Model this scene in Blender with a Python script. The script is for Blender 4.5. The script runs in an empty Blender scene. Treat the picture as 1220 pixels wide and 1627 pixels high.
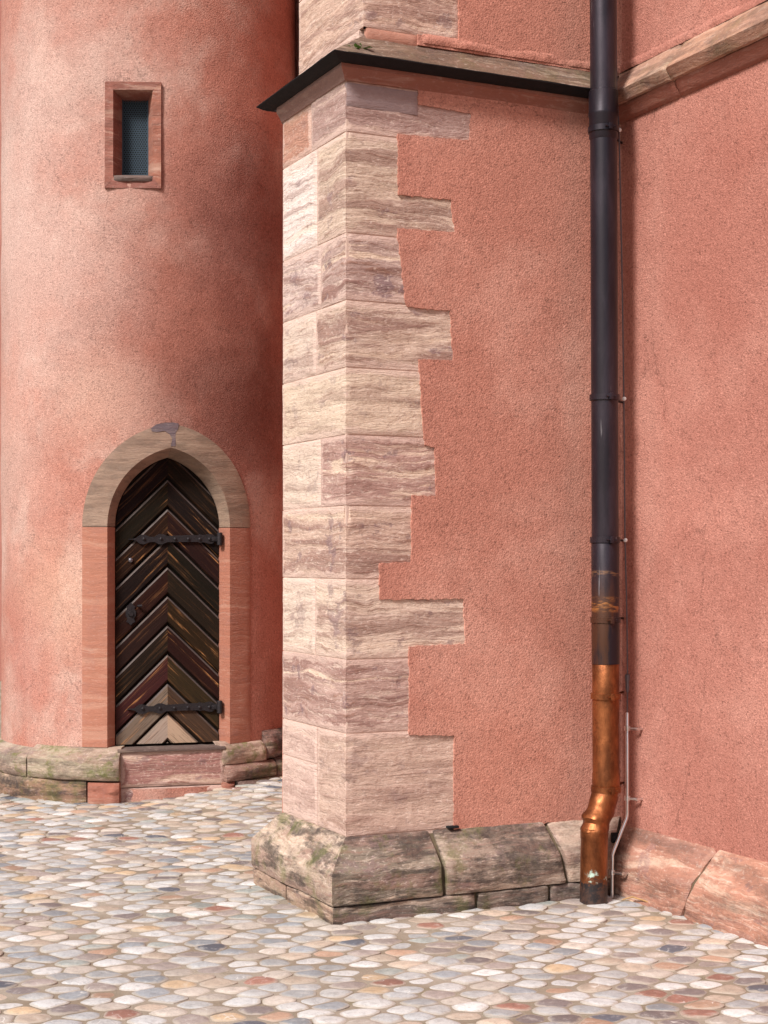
import bpy, bmesh, math, random
import numpy as np
from mathutils import Vector, noise
random.seed(7); np.random.seed(7)
R_ = math.radians
SC = bpy.context.scene
COL = SC.collection

# ------------------------------------------------------------------ camera
F, HZ, EYE = 2500.0, 890.0, 1.65          # focal length in photo pixels, horizon row, eye height
cam = bpy.data.cameras.new('camera'); camo = bpy.data.objects.new('camera', cam); COL.objects.link(camo)
camo.location = (0, 0, EYE); camo.rotation_euler = (R_(90), 0, 0)
cam.sensor_fit = 'VERTICAL'; cam.sensor_height = 36; cam.sensor_width = 27
cam.lens = F / 1627 * 36; cam.shift_y = (HZ - 813.5) / 1627; cam.clip_end = 2000; cam.clip_start = 0.05
SC.camera = camo

# ------------------------------------------------------------------ light
SUN_AZ = Vector((-0.60, -0.80)).normalized(); SUN_EL = R_(44)
w = bpy.data.worlds.new('World'); SC.world = w; w.use_nodes = True
wn = w.node_tree.nodes; wl = w.node_tree.links; bg = wn['Background']
sky = wn.new('ShaderNodeTexSky'); sky.sky_type = 'NISHITA'; sky.sun_disc = False
sky.sun_elevation = SUN_EL; sky.sun_rotation = math.atan2(SUN_AZ.x, SUN_AZ.y)
sky.air_density = 1.0; sky.dust_density = 4.0; sky.ozone_density = 0.8
wl.new(sky.outputs[0], bg.inputs[0]); bg.inputs[1].default_value = 0.062
sun = bpy.data.lights.new('sun', 'SUN'); sun.energy = 2.9; sun.angle = R_(12); sun.color = (1, .975, .94)
suno = bpy.data.objects.new('sun', sun); COL.objects.link(suno)
sd = Vector((SUN_AZ.x * math.cos(SUN_EL), SUN_AZ.y * math.cos(SUN_EL), math.sin(SUN_EL)))
suno.rotation_euler = sd.to_track_quat('Z', 'Y').to_euler(); suno.location = (-8, -6, 12)
SC.view_settings.view_transform = 'Standard'; SC.view_settings.look = 'None'
SC.view_settings.exposure = 0.68; SC.view_settings.gamma = 1

# ------------------------------------------------------------------ object helpers
def link(name, bm, mats, parent=None, smooth=True):
    me = bpy.data.meshes.new(name); bm.to_mesh(me); bm.free()
    return link_me(name, me, mats, parent, smooth)
def link_me(name, me, mats, parent=None, smooth=True):
    for m in (mats if isinstance(mats, (list, tuple)) else [mats]): me.materials.append(m)
    if smooth:
        me.polygons.foreach_set('use_smooth', [True] * len(me.polygons)); me.set_sharp_from_angle(angle=R_(38))
    o = bpy.data.objects.new(name, me); COL.objects.link(o)
    if parent:
        o.parent = parent; o.matrix_parent_inverse = parent.matrix_basis.inverted()
    return o
def thing(name, label, cat, loc=(0, 0, 0), group=None):
    o = bpy.data.objects.new(name, None); COL.objects.link(o); o.location = loc; o.empty_display_size = .2
    o['label'] = label; o['category'] = cat
    if group: o['group'] = group
    return o
def structure(o): o['kind'] = 'structure'; return o
def fr(v, oct=4): return noise.fractal(v, 1.0, 2.0, oct)
def new_bm():
    bm = bmesh.new(); bm.loops.layers.uv.new('UVMap')
    bm.verts.layers.float_color.new('tint'); bm.verts.layers.float.new('edge'); return bm
def grid(bm, f, nu, nv, tint=(1, 1, 1), edge=None, mi=0, wrap=False):
    lt = bm.verts.layers.float_color['tint']; le = bm.verts.layers.float['edge']; uvl = bm.loops.layers.uv['UVMap']
    vs = []
    for i in range(nu + 1):
        row = []
        for j in range(nv + 1):
            v = bm.verts.new(f(i / nu, j / nv)); v[lt] = (*tint, 1)[:4]; v[le] = edge(i / nu, j / nv) if edge else 1.0
            row.append(v)
        vs.append(row)
    for i in range(nu):
        for j in range(nv):
            try:
                fc = bm.faces.new((vs[i][j], vs[i + 1][j], vs[i + 1][j + 1], vs[i][j + 1])); fc.material_index = mi
                for l, (a, b) in zip(fc.loops, ((i, j), (i + 1, j), (i + 1, j + 1), (i, j + 1))): l[uvl].uv = (a / nu, b / nv)
            except ValueError: pass
    return vs
def poly(bm, pts, tint=(1, 1, 1), mi=0):
    lt = bm.verts.layers.float_color['tint']; le = bm.verts.layers.float['edge']
    vs = [bm.verts.new(p) for p in pts]
    for v in vs: v[lt] = (*tint, 1)[:4]; v[le] = 1
    fc = bm.faces.new(vs); fc.material_index = mi; return fc
def prism(bm, front, back, tint=(1, 1, 1), mi=0, cap_back=False):
    """front/back: matching loops of points; closes the sides."""
    n = len(front); lt = bm.verts.layers.float_color['tint']; le = bm.verts.layers.float['edge']
    a = [bm.verts.new(p) for p in front]; b = [bm.verts.new(p) for p in back]
    for v in a + b: v[lt] = (*tint, 1)[:4]; v[le] = 1
    fs = [bm.faces.new(a)]
    for i in range(n): fs.append(bm.faces.new((a[i], b[i], b[(i + 1) % n], a[(i + 1) % n])))
    if cap_back: fs.append(bm.faces.new(b[::-1]))
    for f in fs: f.material_index = mi
    return fs
def box(bm, c, ax, ay, az, sx, sy, sz, tint=(1, 1, 1), bev=0):
    c = Vector(c); pts = []
    for k in (-1, 1):
        pts.append([c + ax * (sx * i) + ay * (sy * j) + az * (sz * k) for i, j in ((-1, -1), (1, -1), (1, 1), (-1, 1))])
    fs = prism(bm, pts[1], pts[0], tint, 0, True)
    if bev:
        es = list({e for f in fs for e in f.edges})
        bmesh.ops.bevel(bm, geom=es, offset=bev, segments=2, affect='EDGES', profile=.6)
def tube(bm, pts, rad, n=24, tint=(1, 1, 1), cap=True):
    """pts list of Vectors, rad a number or list."""
    pts = [Vector(p) for p in pts]; m = len(pts)
    rad = rad if isinstance(rad, (list, tuple)) else [rad] * m
    lt = bm.verts.layers.float_color['tint']; le = bm.verts.layers.float['edge']
    rings = []; ref = None
    for i, p in enumerate(pts):
        d = (pts[min(i + 1, m - 1)] - pts[max(i - 1, 0)])
        d = d.normalized() if d.length > 1e-9 else Vector((0, 0, 1))
        if ref is None: ref = d.orthogonal().normalized()
        ref = (ref - d * ref.dot(d)).normalized(); q = d.cross(ref)
        ring = []
        for k in range(n):
            t = 2 * math.pi * k / n
            v = bm.verts.new(p + (ref * math.cos(t) + q * math.sin(t)) * rad[i]); v[lt] = (*tint, 1)[:4]; v[le] = 1
            ring.append(v)
        rings.append(ring)
    for i in range(m - 1):
        for k in range(n):
            bm.faces.new((rings[i][k], rings[i][(k + 1) % n], rings[i + 1][(k + 1) % n], rings[i + 1][k]))
    if cap:
        bm.faces.new(rings[0][::-1]); bm.faces.new(rings[-1])
    return rings

# ------------------------------------------------------------------ node helper
class NT:
    def __init__(s, name):
        s.m = bpy.data.materials.new(name); s.m.use_nodes = True; s.t = s.m.node_tree
        s.t.nodes.clear(); s.out = s.n('ShaderNodeOutputMaterial'); s.p = s.n('ShaderNodeBsdfPrincipled')
        s.t.links.new(s.p.outputs[0], s.out.inputs[0])
        s.pos = s.n('ShaderNodeNewGeometry').outputs['Position']
    def n(s, t): return s.t.nodes.new(t)
    def set(s, sock, v):
        if hasattr(v, 'is_output'): s.t.links.new(v, sock)
        elif isinstance(v, (tuple, list)) and sock.type == 'RGBA' and len(v) == 3: sock.default_value = (*v, 1)
        else: sock.default_value = v
    def math(s, op, a, b=0.0, c=None, clamp=False):
        x = s.n('ShaderNodeMath'); x.operation = op; x.use_clamp = clamp
        s.set(x.inputs[0], a); s.set(x.inputs[1], b)
        if c is not None: s.set(x.inputs[2], c)
        return x.outputs[0]
    def scale(s, v, k):
        x = s.n('ShaderNodeMapping'); s.set(x.inputs[0], v); x.inputs['Scale'].default_value = k if isinstance(k, tuple) else (k, k, k); return x.outputs[0]
    def vadd(s, a, b):
        x = s.n('ShaderNodeVectorMath'); x.operation = 'ADD'; s.set(x.inputs[0], a); s.set(x.inputs[1], b); return x.outputs[0]
    def vscale(s, a, k):
        x = s.n('ShaderNodeVectorMath'); x.operation = 'SCALE'; s.set(x.inputs[0], a); s.set(x.inputs[3], k); return x.outputs[0]
    def noise(s, v, sc, det=4, rough=.55, dist=0, out=0):
        x = s.n('ShaderNodeTexNoise'); s.set(x.inputs['Vector'], v); x.inputs['Scale'].default_value = sc
        x.inputs['Detail'].default_value = det; x.inputs['Roughness'].default_value = rough; x.inputs['Distortion'].default_value = dist
        return x.outputs[out]
    def vor(s, v, sc, feat='F1', out='Distance'):
        x = s.n('ShaderNodeTexVoronoi'); x.feature = feat; s.set(x.inputs['Vector'], v); x.inputs['Scale'].default_value = sc; return x.outputs[out]
    def ramp(s, v, stops, interp='LINEAR'):
        x = s.n('ShaderNodeValToRGB'); s.set(x.inputs[0], v); e = x.color_ramp.elements; x.color_ramp.interpolation = interp
        while len(e) < len(stops): e.new(.5)
        for el, (p, c) in zip(e, stops):
            el.position = p; el.color = (c, c, c, 1) if isinstance(c, (int, float)) else (*c, 1)
        return x.outputs[0]
    def step(s, v, a, b): 
        x = s.n('ShaderNodeMapRange'); x.interpolation_type = 'SMOOTHSTEP'; s.set(x.inputs[0], v)
        x.inputs[1].default_value = a; x.inputs[2].default_value = b; return x.outputs[0]
    def mix(s, f, a, b, mode='MIX'):
        x = s.n('ShaderNodeMix'); x.data_type = 'RGBA'; x.blend_type = mode; x.clamp_factor = True
        s.set(x.inputs[0], f); s.set(x.inputs[6], a); s.set(x.inputs[7], b); return x.outputs[2]
    def attr(s, name, out='Color'):
        x = s.n('ShaderNodeAttribute'); x.attribute_name = name; return x.outputs[out]
    def uv(s):
        x = s.n('ShaderNodeUVMap'); x.uv_map = 'UVMap'; return x.outputs[0]
    def sep(s, v):
        x = s.n('ShaderNodeSeparateXYZ'); s.set(x.inputs[0], v); return x.outputs
    def dist(s, c):
        x = s.n('ShaderNodeVectorMath'); x.operation = 'DISTANCE'; s.set(x.inputs[0], s.pos); x.inputs[1].default_value = c; return x.outputs['Value']
    def bump(s, h, strength, distance, prev=None):
        x = s.n('ShaderNodeBump'); x.inputs['Strength'].default_value = strength; x.inputs['Distance'].default_value = distance
        s.set(x.inputs['Height'], h)
        if prev is not None: s.set(x.inputs['Normal'], prev)
        return x.outputs[0]
    def done(s, col, rough=.85, bump=None, metal=0, spec=.3):
        s.set(s.p.inputs['Base Color'], col); s.set(s.p.inputs['Roughness'], rough); s.set(s.p.inputs['Metallic'], metal)
        s.set(s.p.inputs['Specular IOR Level'], spec)
        if bump is not None: s.set(s.p.inputs['Normal'], bump)
        return s.m

# ------------------------------------------------------------------ materials
def stucco(name, base, light, dark, stains_and_shading=(), fade=(), grain=1.0, patch=1.6):
    t = NT(name)
    wob = t.vadd(t.pos, t.vscale(t.noise(t.pos, 1.3, 3, out=1), .5))
    big = t.noise(wob, patch, 6, .62)
    c = t.mix(t.step(big, .42, .68), base, light)
    c = t.mix(t.math('MULTIPLY', t.step(t.noise(wob, patch * .55, 5, .6), .5, .72), .55), c, dark)
    vs = t.noise(t.scale(t.pos, (7, 7, .55)), 1, 4, .6)
    c = t.mix(t.math('MULTIPLY', t.step(vs, .53, .75), .25), c, dark)
    for (p, r, col, amt) in stains_and_shading:
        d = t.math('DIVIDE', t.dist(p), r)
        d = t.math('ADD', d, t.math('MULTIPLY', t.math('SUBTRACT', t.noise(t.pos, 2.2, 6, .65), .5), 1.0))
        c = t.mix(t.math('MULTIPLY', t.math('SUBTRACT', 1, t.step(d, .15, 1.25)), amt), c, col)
    rep = t.step(t.noise(wob, 1.15, 3, .45), .575, .592)
    c = t.mix(t.math('MULTIPLY', rep, .30), c, t.vadd(t.vscale(c, 1.18), (.02, .015, .012)))
    ck = t.n('ShaderNodeTexVoronoi'); ck.feature = 'DISTANCE_TO_EDGE'; ck.inputs['Scale'].default_value = .8
    t.set(ck.inputs['Vector'], t.vadd(t.pos, t.vscale(t.noise(t.pos, 3.5, 6, .65, out=1), .35)))
    crk = t.math('MULTIPLY', t.step(ck.outputs['Distance'], .0035, .0012), t.step(t.noise(t.pos, 1.7, 2), .50, .56))
    c = t.mix(t.math('MULTIPLY', crk, .55), c, t.vscale(c, .45))
    g1 = t.noise(t.pos, 85, 3, .65); g2 = t.noise(t.pos, 190, 2, .6); g3 = t.vor(t.vadd(t.pos, t.vscale(t.noise(t.pos, 60, 2, out=1), .010)), 120)
    g0 = t.noise(t.pos, 30, 3, .6)
    sp = t.math('ADD', t.math('MULTIPLY', g1, .55), t.math('ADD', t.math('MULTIPLY', g2, .3), t.math('MULTIPLY', g0, .15)))
    c = t.mix(t.step(sp, .49, .36), c, t.vscale(c, .50))
    c = t.mix(t.step(sp, .52, .66), c, t.vadd(t.vscale(c, 1.35), (.035, .03, .028)))
    h = t.math('ADD', t.math('MULTIPLY', g1, .7), t.math('MULTIPLY', g3, -1.3))
    h = t.math('ADD', h, t.math('MULTIPLY', g2, .5))
    b = t.bump(t.noise(t.pos, 7, 4, .5), .25, .02)
    b = t.bump(h, .36 * grain, .008, b)
    return t.done(c, .95, b, 0, .12)
TD = (.17, .050, .036)
M_tower = stucco('render_tower', (.44, .190, .143), (.51, .315, .26), (.31, .118, .084),  # pale left-limb entries at the list head paint sunlight into the plaster colour
    [((-2.85, 11.55, 4.4), 1.25, (.55, .41, .365), .6), ((-2.85, 11.55, 2.3), 1.0, (.55, .40, .345), .55), ((-1.40, 10.80, 3.30), 1.0, (.30, .115, .085), .75), ((-.95, 11.05, 2.7), .75, (.15, .055, .043), .8), ((-.85, 11.15, 4.1), .8, (.20, .085, .072), .7),  # dark right-side entries mix dirt with shade painted into the colour
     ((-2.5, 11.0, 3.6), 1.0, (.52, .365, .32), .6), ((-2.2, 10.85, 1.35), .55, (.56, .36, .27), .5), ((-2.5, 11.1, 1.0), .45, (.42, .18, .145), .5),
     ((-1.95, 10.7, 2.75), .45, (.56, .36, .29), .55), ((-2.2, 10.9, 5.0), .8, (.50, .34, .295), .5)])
M_flank = stucco('render_buttress', (.45, .198, .148), (.52, .262, .203), (.37, .147, .108), [((.5, 7.6, .6), .5, (.50, .21, .15), .5)], grain=.7)
M_wall = stucco('render_church', (.38, .158, .122), (.46, .217, .171), (.33, .120, .090), patch=1.1)

def sandstone(name, strata=1.0, mortar=(.66, .48, .41), smear=.75, moss=0.0, grime=0.0, rough_bump=1.0, layer=11):
    t = NT(name)
    tint = t.attr('tint'); ed = t.attr('edge', 'Fac'); amt = t.attr('tint', 'Alpha')
    wob = t.vadd(t.vadd(t.pos, t.vscale(tint, 23.0)), t.vscale(t.noise(t.pos, 3.2, 3, out=1), .09))
    bed = t.noise(t.scale(wob, (.9, .9, layer)), 1, 6, .66, .6)
    fine = t.noise(t.scale(wob, (4.5, 4.5, 46)), 1, 5, .72, .4)
    pit = t.noise(t.scale(t.pos, (42, 42, 70)), 1, 4, .65)
    blot = t.noise(t.scale(wob, (6, 6, 8)), 1, 5, .65)
    c = tint
    c = t.mix(t.math('MULTIPLY', t.step(bed, .505, .58), t.math('MULTIPLY', amt, .62 * strata)), c, (.285, .160, .135))
    c = t.mix(t.math('MULTIPLY', t.step(bed, .47, .37), t.math('MULTIPLY', amt, .70 * strata)), c, (.70, .53, .41))
    c = t.mix(t.math('MULTIPLY', t.step(fine, .54, .64), t.math('MULTIPLY', amt, .60 * strata)), c, (.30, .165, .125))
    c = t.mix(t.math('MULTIPLY', t.step(fine, .45, .34), t.math('MULTIPLY', amt, .50 * strata)), c, (.78, .62, .52))
    c = t.mix(t.math('MULTIPLY', t.step(blot, .575, .63), t.math('MULTIPLY', amt, .50 * strata)), c, (.21, .135, .145))
    c = t.mix(t.math('MULTIPLY', t.step(pit, .55, .65), .12 + .22 * strata), c, (.22, .12, .09))
    c = t.mix(t.math('MULTIPLY', t.step(pit, .44, .32), .40 * strata), c, (.80, .66, .58))
    if smear:
        m = t.math('ADD', ed, t.math('MULTIPLY', t.math('SUBTRACT', t.noise(t.pos, 14, 4, .6), .5), .085))
        c = t.mix(t.math('MULTIPLY', t.step(m, .034, .020), smear), c, t.mix(t.noise(t.pos, 70, 3), t.mix(.5, tint, mortar), mortar))
    if grime:
        gn = t.noise(t.scale(t.pos, (2.6, 2.6, 13)), 1, 7, .70, .12)
        c = t.mix(t.math('MULTIPLY', t.step(gn, .45, .57), grime), c, t.mix(t.step(t.noise(t.pos, 25, 4, .7), .35, .65), (.05, .04, .038), t.vscale(c, .45)))
        c = t.mix(t.math('MULTIPLY', t.step(t.noise(t.scale(t.pos, (7, 7, 14)), 1, 6, .7), .55, .7), grime * .8), c, (.10, .075, .055))
    if moss:
        mn = t.noise(t.pos, 4.5, 6, .72)
        c = t.mix(t.math('MULTIPLY', t.step(mn, .50, .64), moss), c, t.mix(t.noise(t.pos, 60, 3), (.05, .065, .015), (.19, .20, .05)))
    h = t.math('ADD', t.math('MULTIPLY', fine, .8), t.math('MULTIPLY', pit, .55))
    b = t.bump(bed, .5 * rough_bump, .03)
    b = t.bump(h, .75 * rough_bump, .012, b)
    return t.done(c, .92, b, 0, .2)
M_quoin = sandstone('sandstone_quoin')
M_plain = sandstone('sandstone_dressed', strata=.20, smear=0, rough_bump=.6)
M_arch = sandstone('sandstone_arch', strata=.14, smear=0, grime=.34, rough_bump=.6)
M_plinth = sandstone('sandstone_plinth', strata=.8, smear=.25, mortar=(.4, .32, .26), moss=.5, grime=.85, layer=9)
M_plinth2 = sandstone('sandstone_plinth_clean', strata=.75, smear=.15, mortar=(.5, .36, .29), moss=.0, grime=.42, layer=7)
M_base = sandstone('sandstone_base_course', strata=.6, smear=0, moss=.35, grime=.9)
M_tplinth = sandstone('sandstone_tower_plinth', strata=.7, smear=.2, moss=.75, grime=.5, layer=8)
M_ledge = sandstone('sandstone_ledge', strata=.45, smear=0, moss=.16, grime=.5, rough_bump=.9)

def simple(name, col, rough=.6, metal=0, var=.25, sc=30, bumps=.15, spec=.4):
    t = NT(name); n = t.noise(t.pos, sc, 5, .6)
    c = t.mix(n, tuple(x * (1 - var) for x in col), tuple(min(1, x * (1 + var)) for x in col))
    return t.done(c, t.math('ADD', rough - .08, t.math('MULTIPLY', n, .16)), t.bump(n, bumps, .004), metal, spec)
M_mortar = simple('lime_mortar', (.60, .44, .37), .95, 0, .25, 60, .5, .1)
M_dirtmortar = simple('mossy_mortar', (.13, .10, .065), .95, 0, .4, 40, .6, .1)
M_drip = simple('near_black_drip', (.018, .015, .016), .85, 0, .5, 30, .5, .15)  # one near-black colour over the whole drip course; stone unspecified
M_iron = simple('wrought_iron', (.032, .027, .030), .55, .6, .4, 60, .4)
M_steel = simple('galvanised_steel', (.80, .81, .83), .30, 1.0, .12, 60, .05)
M_wire = simple('grey_wire', (.16, .15, .17), .45, .7, .2, 60, .05)
M_clip = simple('white_clip', (.75, .75, .75), .4, 0, .1, 30, .05)
M_grille = simple('blue_steel_sheet', (.030, .052, .074), .6, .2, .2, 25, .08)
M_void = simple('dark_interior', (.006, .006, .008), .9, 0, .1, 10, 0)
M_leaf = simple('weed_leaf', (.09, .19, .03), .6, 0, .5, 40, .2)
M_twig = simple('dry_stem', (.42, .24, .10), .8, 0, .3, 40, .3)

def pipe_mat():
    t = NT('patinated_pipe'); z = t.sep(t.pos)[2]
    n = t.noise(t.scale(t.pos, (9, 9, 2.0)), 1, 5, .65); n2 = t.noise(t.scale(t.pos, (14, 14, 60)), 1, 4, .7)
    c = t.mix(t.step(n, .4, .7), (.020, .015, .022), (.040, .030, .042))
    brown = t.math('MULTIPLY', t.step(z, 1.66, 1.38), .8)
    c = t.mix(t.math('MULTIPLY', brown, t.step(n, .40, .60)), c, (.095, .036, .015))
    band = t.math('MULTIPLY', t.step(t.math('ABSOLUTE', t.math('SUBTRACT', z, 1.435)), .045, .02), t.step(n2, .45, .6))
    band2 = t.math('MULTIPLY', t.step(t.math('ABSOLUTE', t.math('SUBTRACT', z, 1.585)), .02, .008), t.step(n2, .48, .62))
    c = t.mix(t.math('MULTIPLY', band, .75), c, (.42, .17, .05)); c = t.mix(t.math('MULTIPLY', band2, .45), c, (.33, .17, .08))
    sc = t.noise(t.scale(t.pos, (60, 60, 5)), 1, 2, .5)
    c = t.mix(t.math('MULTIPLY', t.step(sc, .70, .78), .5), c, (.28, .26, .28))
    return t.done(c, t.math('ADD', .24, t.math('MULTIPLY', n, .22)), t.bump(n2, .08, .003), .5, .6)
M_pipe = pipe_mat()
def copper_mat():
    t = NT('copper_pipe'); z = t.sep(t.pos)[2]
    n = t.noise(t.scale(t.pos, (10, 10, 5)), 1, 6, .65); n2 = t.noise(t.pos, 26, 5, .7)
    c = t.mix(t.step(n, .35, .7), (.14, .045, .017), (.36, .125, .046))
    c = t.mix(t.math('MULTIPLY', t.step(n2, .52, .68), .5), c, (.10, .034, .016))
    low = t.step(t.math('ADD', z, t.math('MULTIPLY', t.math('SUBTRACT', n2, .5), .22)), .13, .08)
    c = t.mix(low, c, t.mix(t.step(n2, .4, .6), (.014, .011, .013), (.06, .03, .022)))
    ring = t.step(t.math('ABSOLUTE', t.math('SUBTRACT', t.math('ADD', z, t.math('MULTIPLY', t.math('SUBTRACT', n, .5), .25)), .125)), .035, .012)
    vg = t.math('MULTIPLY', ring, t.step(t.noise(t.pos, 13, 4, .6), .52, .60))
    c = t.mix(vg, c, (.45, .60, .52))
    met = t.math('SUBTRACT', .85, t.math('MULTIPLY', t.math('MAXIMUM', vg, low), .75), clamp=True)
    return t.done(c, t.math('ADD', .34, t.math('MULTIPLY', n2, .26)), t.bump(t.math('ADD', n2, n), .35, .006), met, .5)
M_copper = copper_mat()
def wood_mat():
    t = NT('weathered_oak'); uv = t.uv(); tint = t.attr('tint')
    w_ = t.vadd(t.scale(uv, (1, 1, 1)), t.vscale(t.noise(t.scale(uv, (2.2, 6, 1)), 1, 3, out=1), .035))
    g = t.noise(t.scale(w_, (1.6, 42, 1)), 1, 6, .7, .6); g2 = t.noise(t.scale(uv, (7, 150, 1)), 1, 3, .6)
    c = t.mix(t.step(g, .50, .72), tint, t.mix(.22, tint, (.36, .16, .065)))
    c = t.mix(t.math('MULTIPLY', t.math('MULTIPLY', t.step(g, .57, .66), t.step(t.noise(t.scale(uv, (2.5, 9, 1)), 1, 3), .47, .6)), .7), c, (.58, .27, .10))
    c = t.mix(t.math('MULTIPLY', t.step(g2, .54, .66), .6), c, (.015, .009, .007))
    return t.done(c, .8, t.bump(t.math('ADD', g, t.math('MULTIPLY', g2, .5)), .7, .006), 0, .12)
M_wood = wood_mat()
def cobble_mat():
    t = NT('river_cobble'); tint = t.attr('tint'); ed = t.attr('edge', 'Fac')
    n = t.noise(t.vadd(t.pos, t.vscale(tint, 31.0)), 24, 6, .72); n2 = t.noise(t.pos, 110, 3, .65)
    c = t.mix(t.math('MULTIPLY', t.step(n, .48, .62), .45), tint, t.mix(.55, tint, (.12, .10, .09)))
    c = t.mix(t.math('MULTIPLY', t.step(n, .47, .35), .45), c, t.mix(.5, tint, (.8, .77, .72)))
    c = t.mix(t.math('MULTIPLY', t.step(n2, .53, .66), .38), c, t.vscale(c, .5))
    vein = t.math('ABSOLUTE', t.math('SUBTRACT', t.noise(t.vadd(t.pos, t.vscale(t.noise(t.pos, 9, 2, out=1), .1)), 7, 2), .5))
    c = t.mix(t.math('MULTIPLY', t.step(vein, .010, .003), t.math('MULTIPLY', t.step(t.noise(t.pos, 4, 2), .56, .62), .6)), c, (.75, .73, .70))
    m = t.math('ADD', ed, t.math('MULTIPLY', t.math('SUBTRACT', t.noise(t.pos, 30, 4), .5), .5))
    c = t.mix(t.math('MULTIPLY', t.step(m, .26, .05), .7), c, (.42, .36, .30))
    return t.done(c, t.math('ADD', .34, t.math('MULTIPLY', n, .3)), t.bump(t.math('ADD', n, t.math('MULTIPLY', n2, .3)), .4, .008), 0, .45)
M_cobble = cobble_mat()
def bed_mat():
    t = NT('sandy_joint'); n = t.noise(t.pos, 2.2, 5, .6); n2 = t.noise(t.pos, 90, 4, .65)
    c = t.mix(t.step(n, .35, .7), (.27, .215, .16), (.43, .37, .31))
    c = t.mix(t.math('MULTIPLY', t.step(t.noise(t.pos, 3.6, 6, .7), .55, .68), .55), c, (.16, .145, .06))
    c = t.mix(t.math('MULTIPLY', n2, .5), c, (.20, .155, .115))
    return t.done(c, .95, t.bump(n2, .6, .006), 0, .15)
M_bed = bed_mat()

# ------------------------------------------------------------------ plan of the place (metres)
dR = Vector((.904, .427, 0)).normalized()     # along the buttress flank, away from its corner
dL = Vector((-dR.y, dR.x, 0))                 # along the buttress end and the church wall
S = Vector((-.177, 7.252, 0))                 # outer corner of the buttress
BW, BL = .795, 1.506                          # width of its end, length of its flank
B = S + dL * BW; C = S + dR * BL
Q = Vector((-1.753, 11.82, 0)); TR = 1.09     # stair turret
Z = Vector((0, 0, 1))
class Plane:
    def __init__(s, o, u, n): s.o, s.u, s.n = o, u, n
    def pt(s, a, z, off=0): return s.o + s.u * a + s.n * off + Z * z
    def at(s, px, py):      # photo measurement -> metres along the face, height
        k = (px - 610) / F; den = s.u.x - k * s.u.y
        a = (k * s.o.y - s.o.x) / den; y = s.o.y + s.u.y * a
        return a, EYE + (HZ - py) / F * y
FL = Plane(S, dR, -dL); EN = Plane(S, dL, -dR); MW = Plane(C, -dL, -dR)
def zc(py): return EYE + (HZ - py) / F * S.y          # height measured at the buttress corner
def ground_h(x, y):
    a = min(1, max(0, (y - 9.3) / 1.7)); b = min(1, max(0, (x + 1.75) / 1.0))
    return .10 * (a * a * (3 - 2 * a)) * (b * b * (3 - 2 * b))

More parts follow.
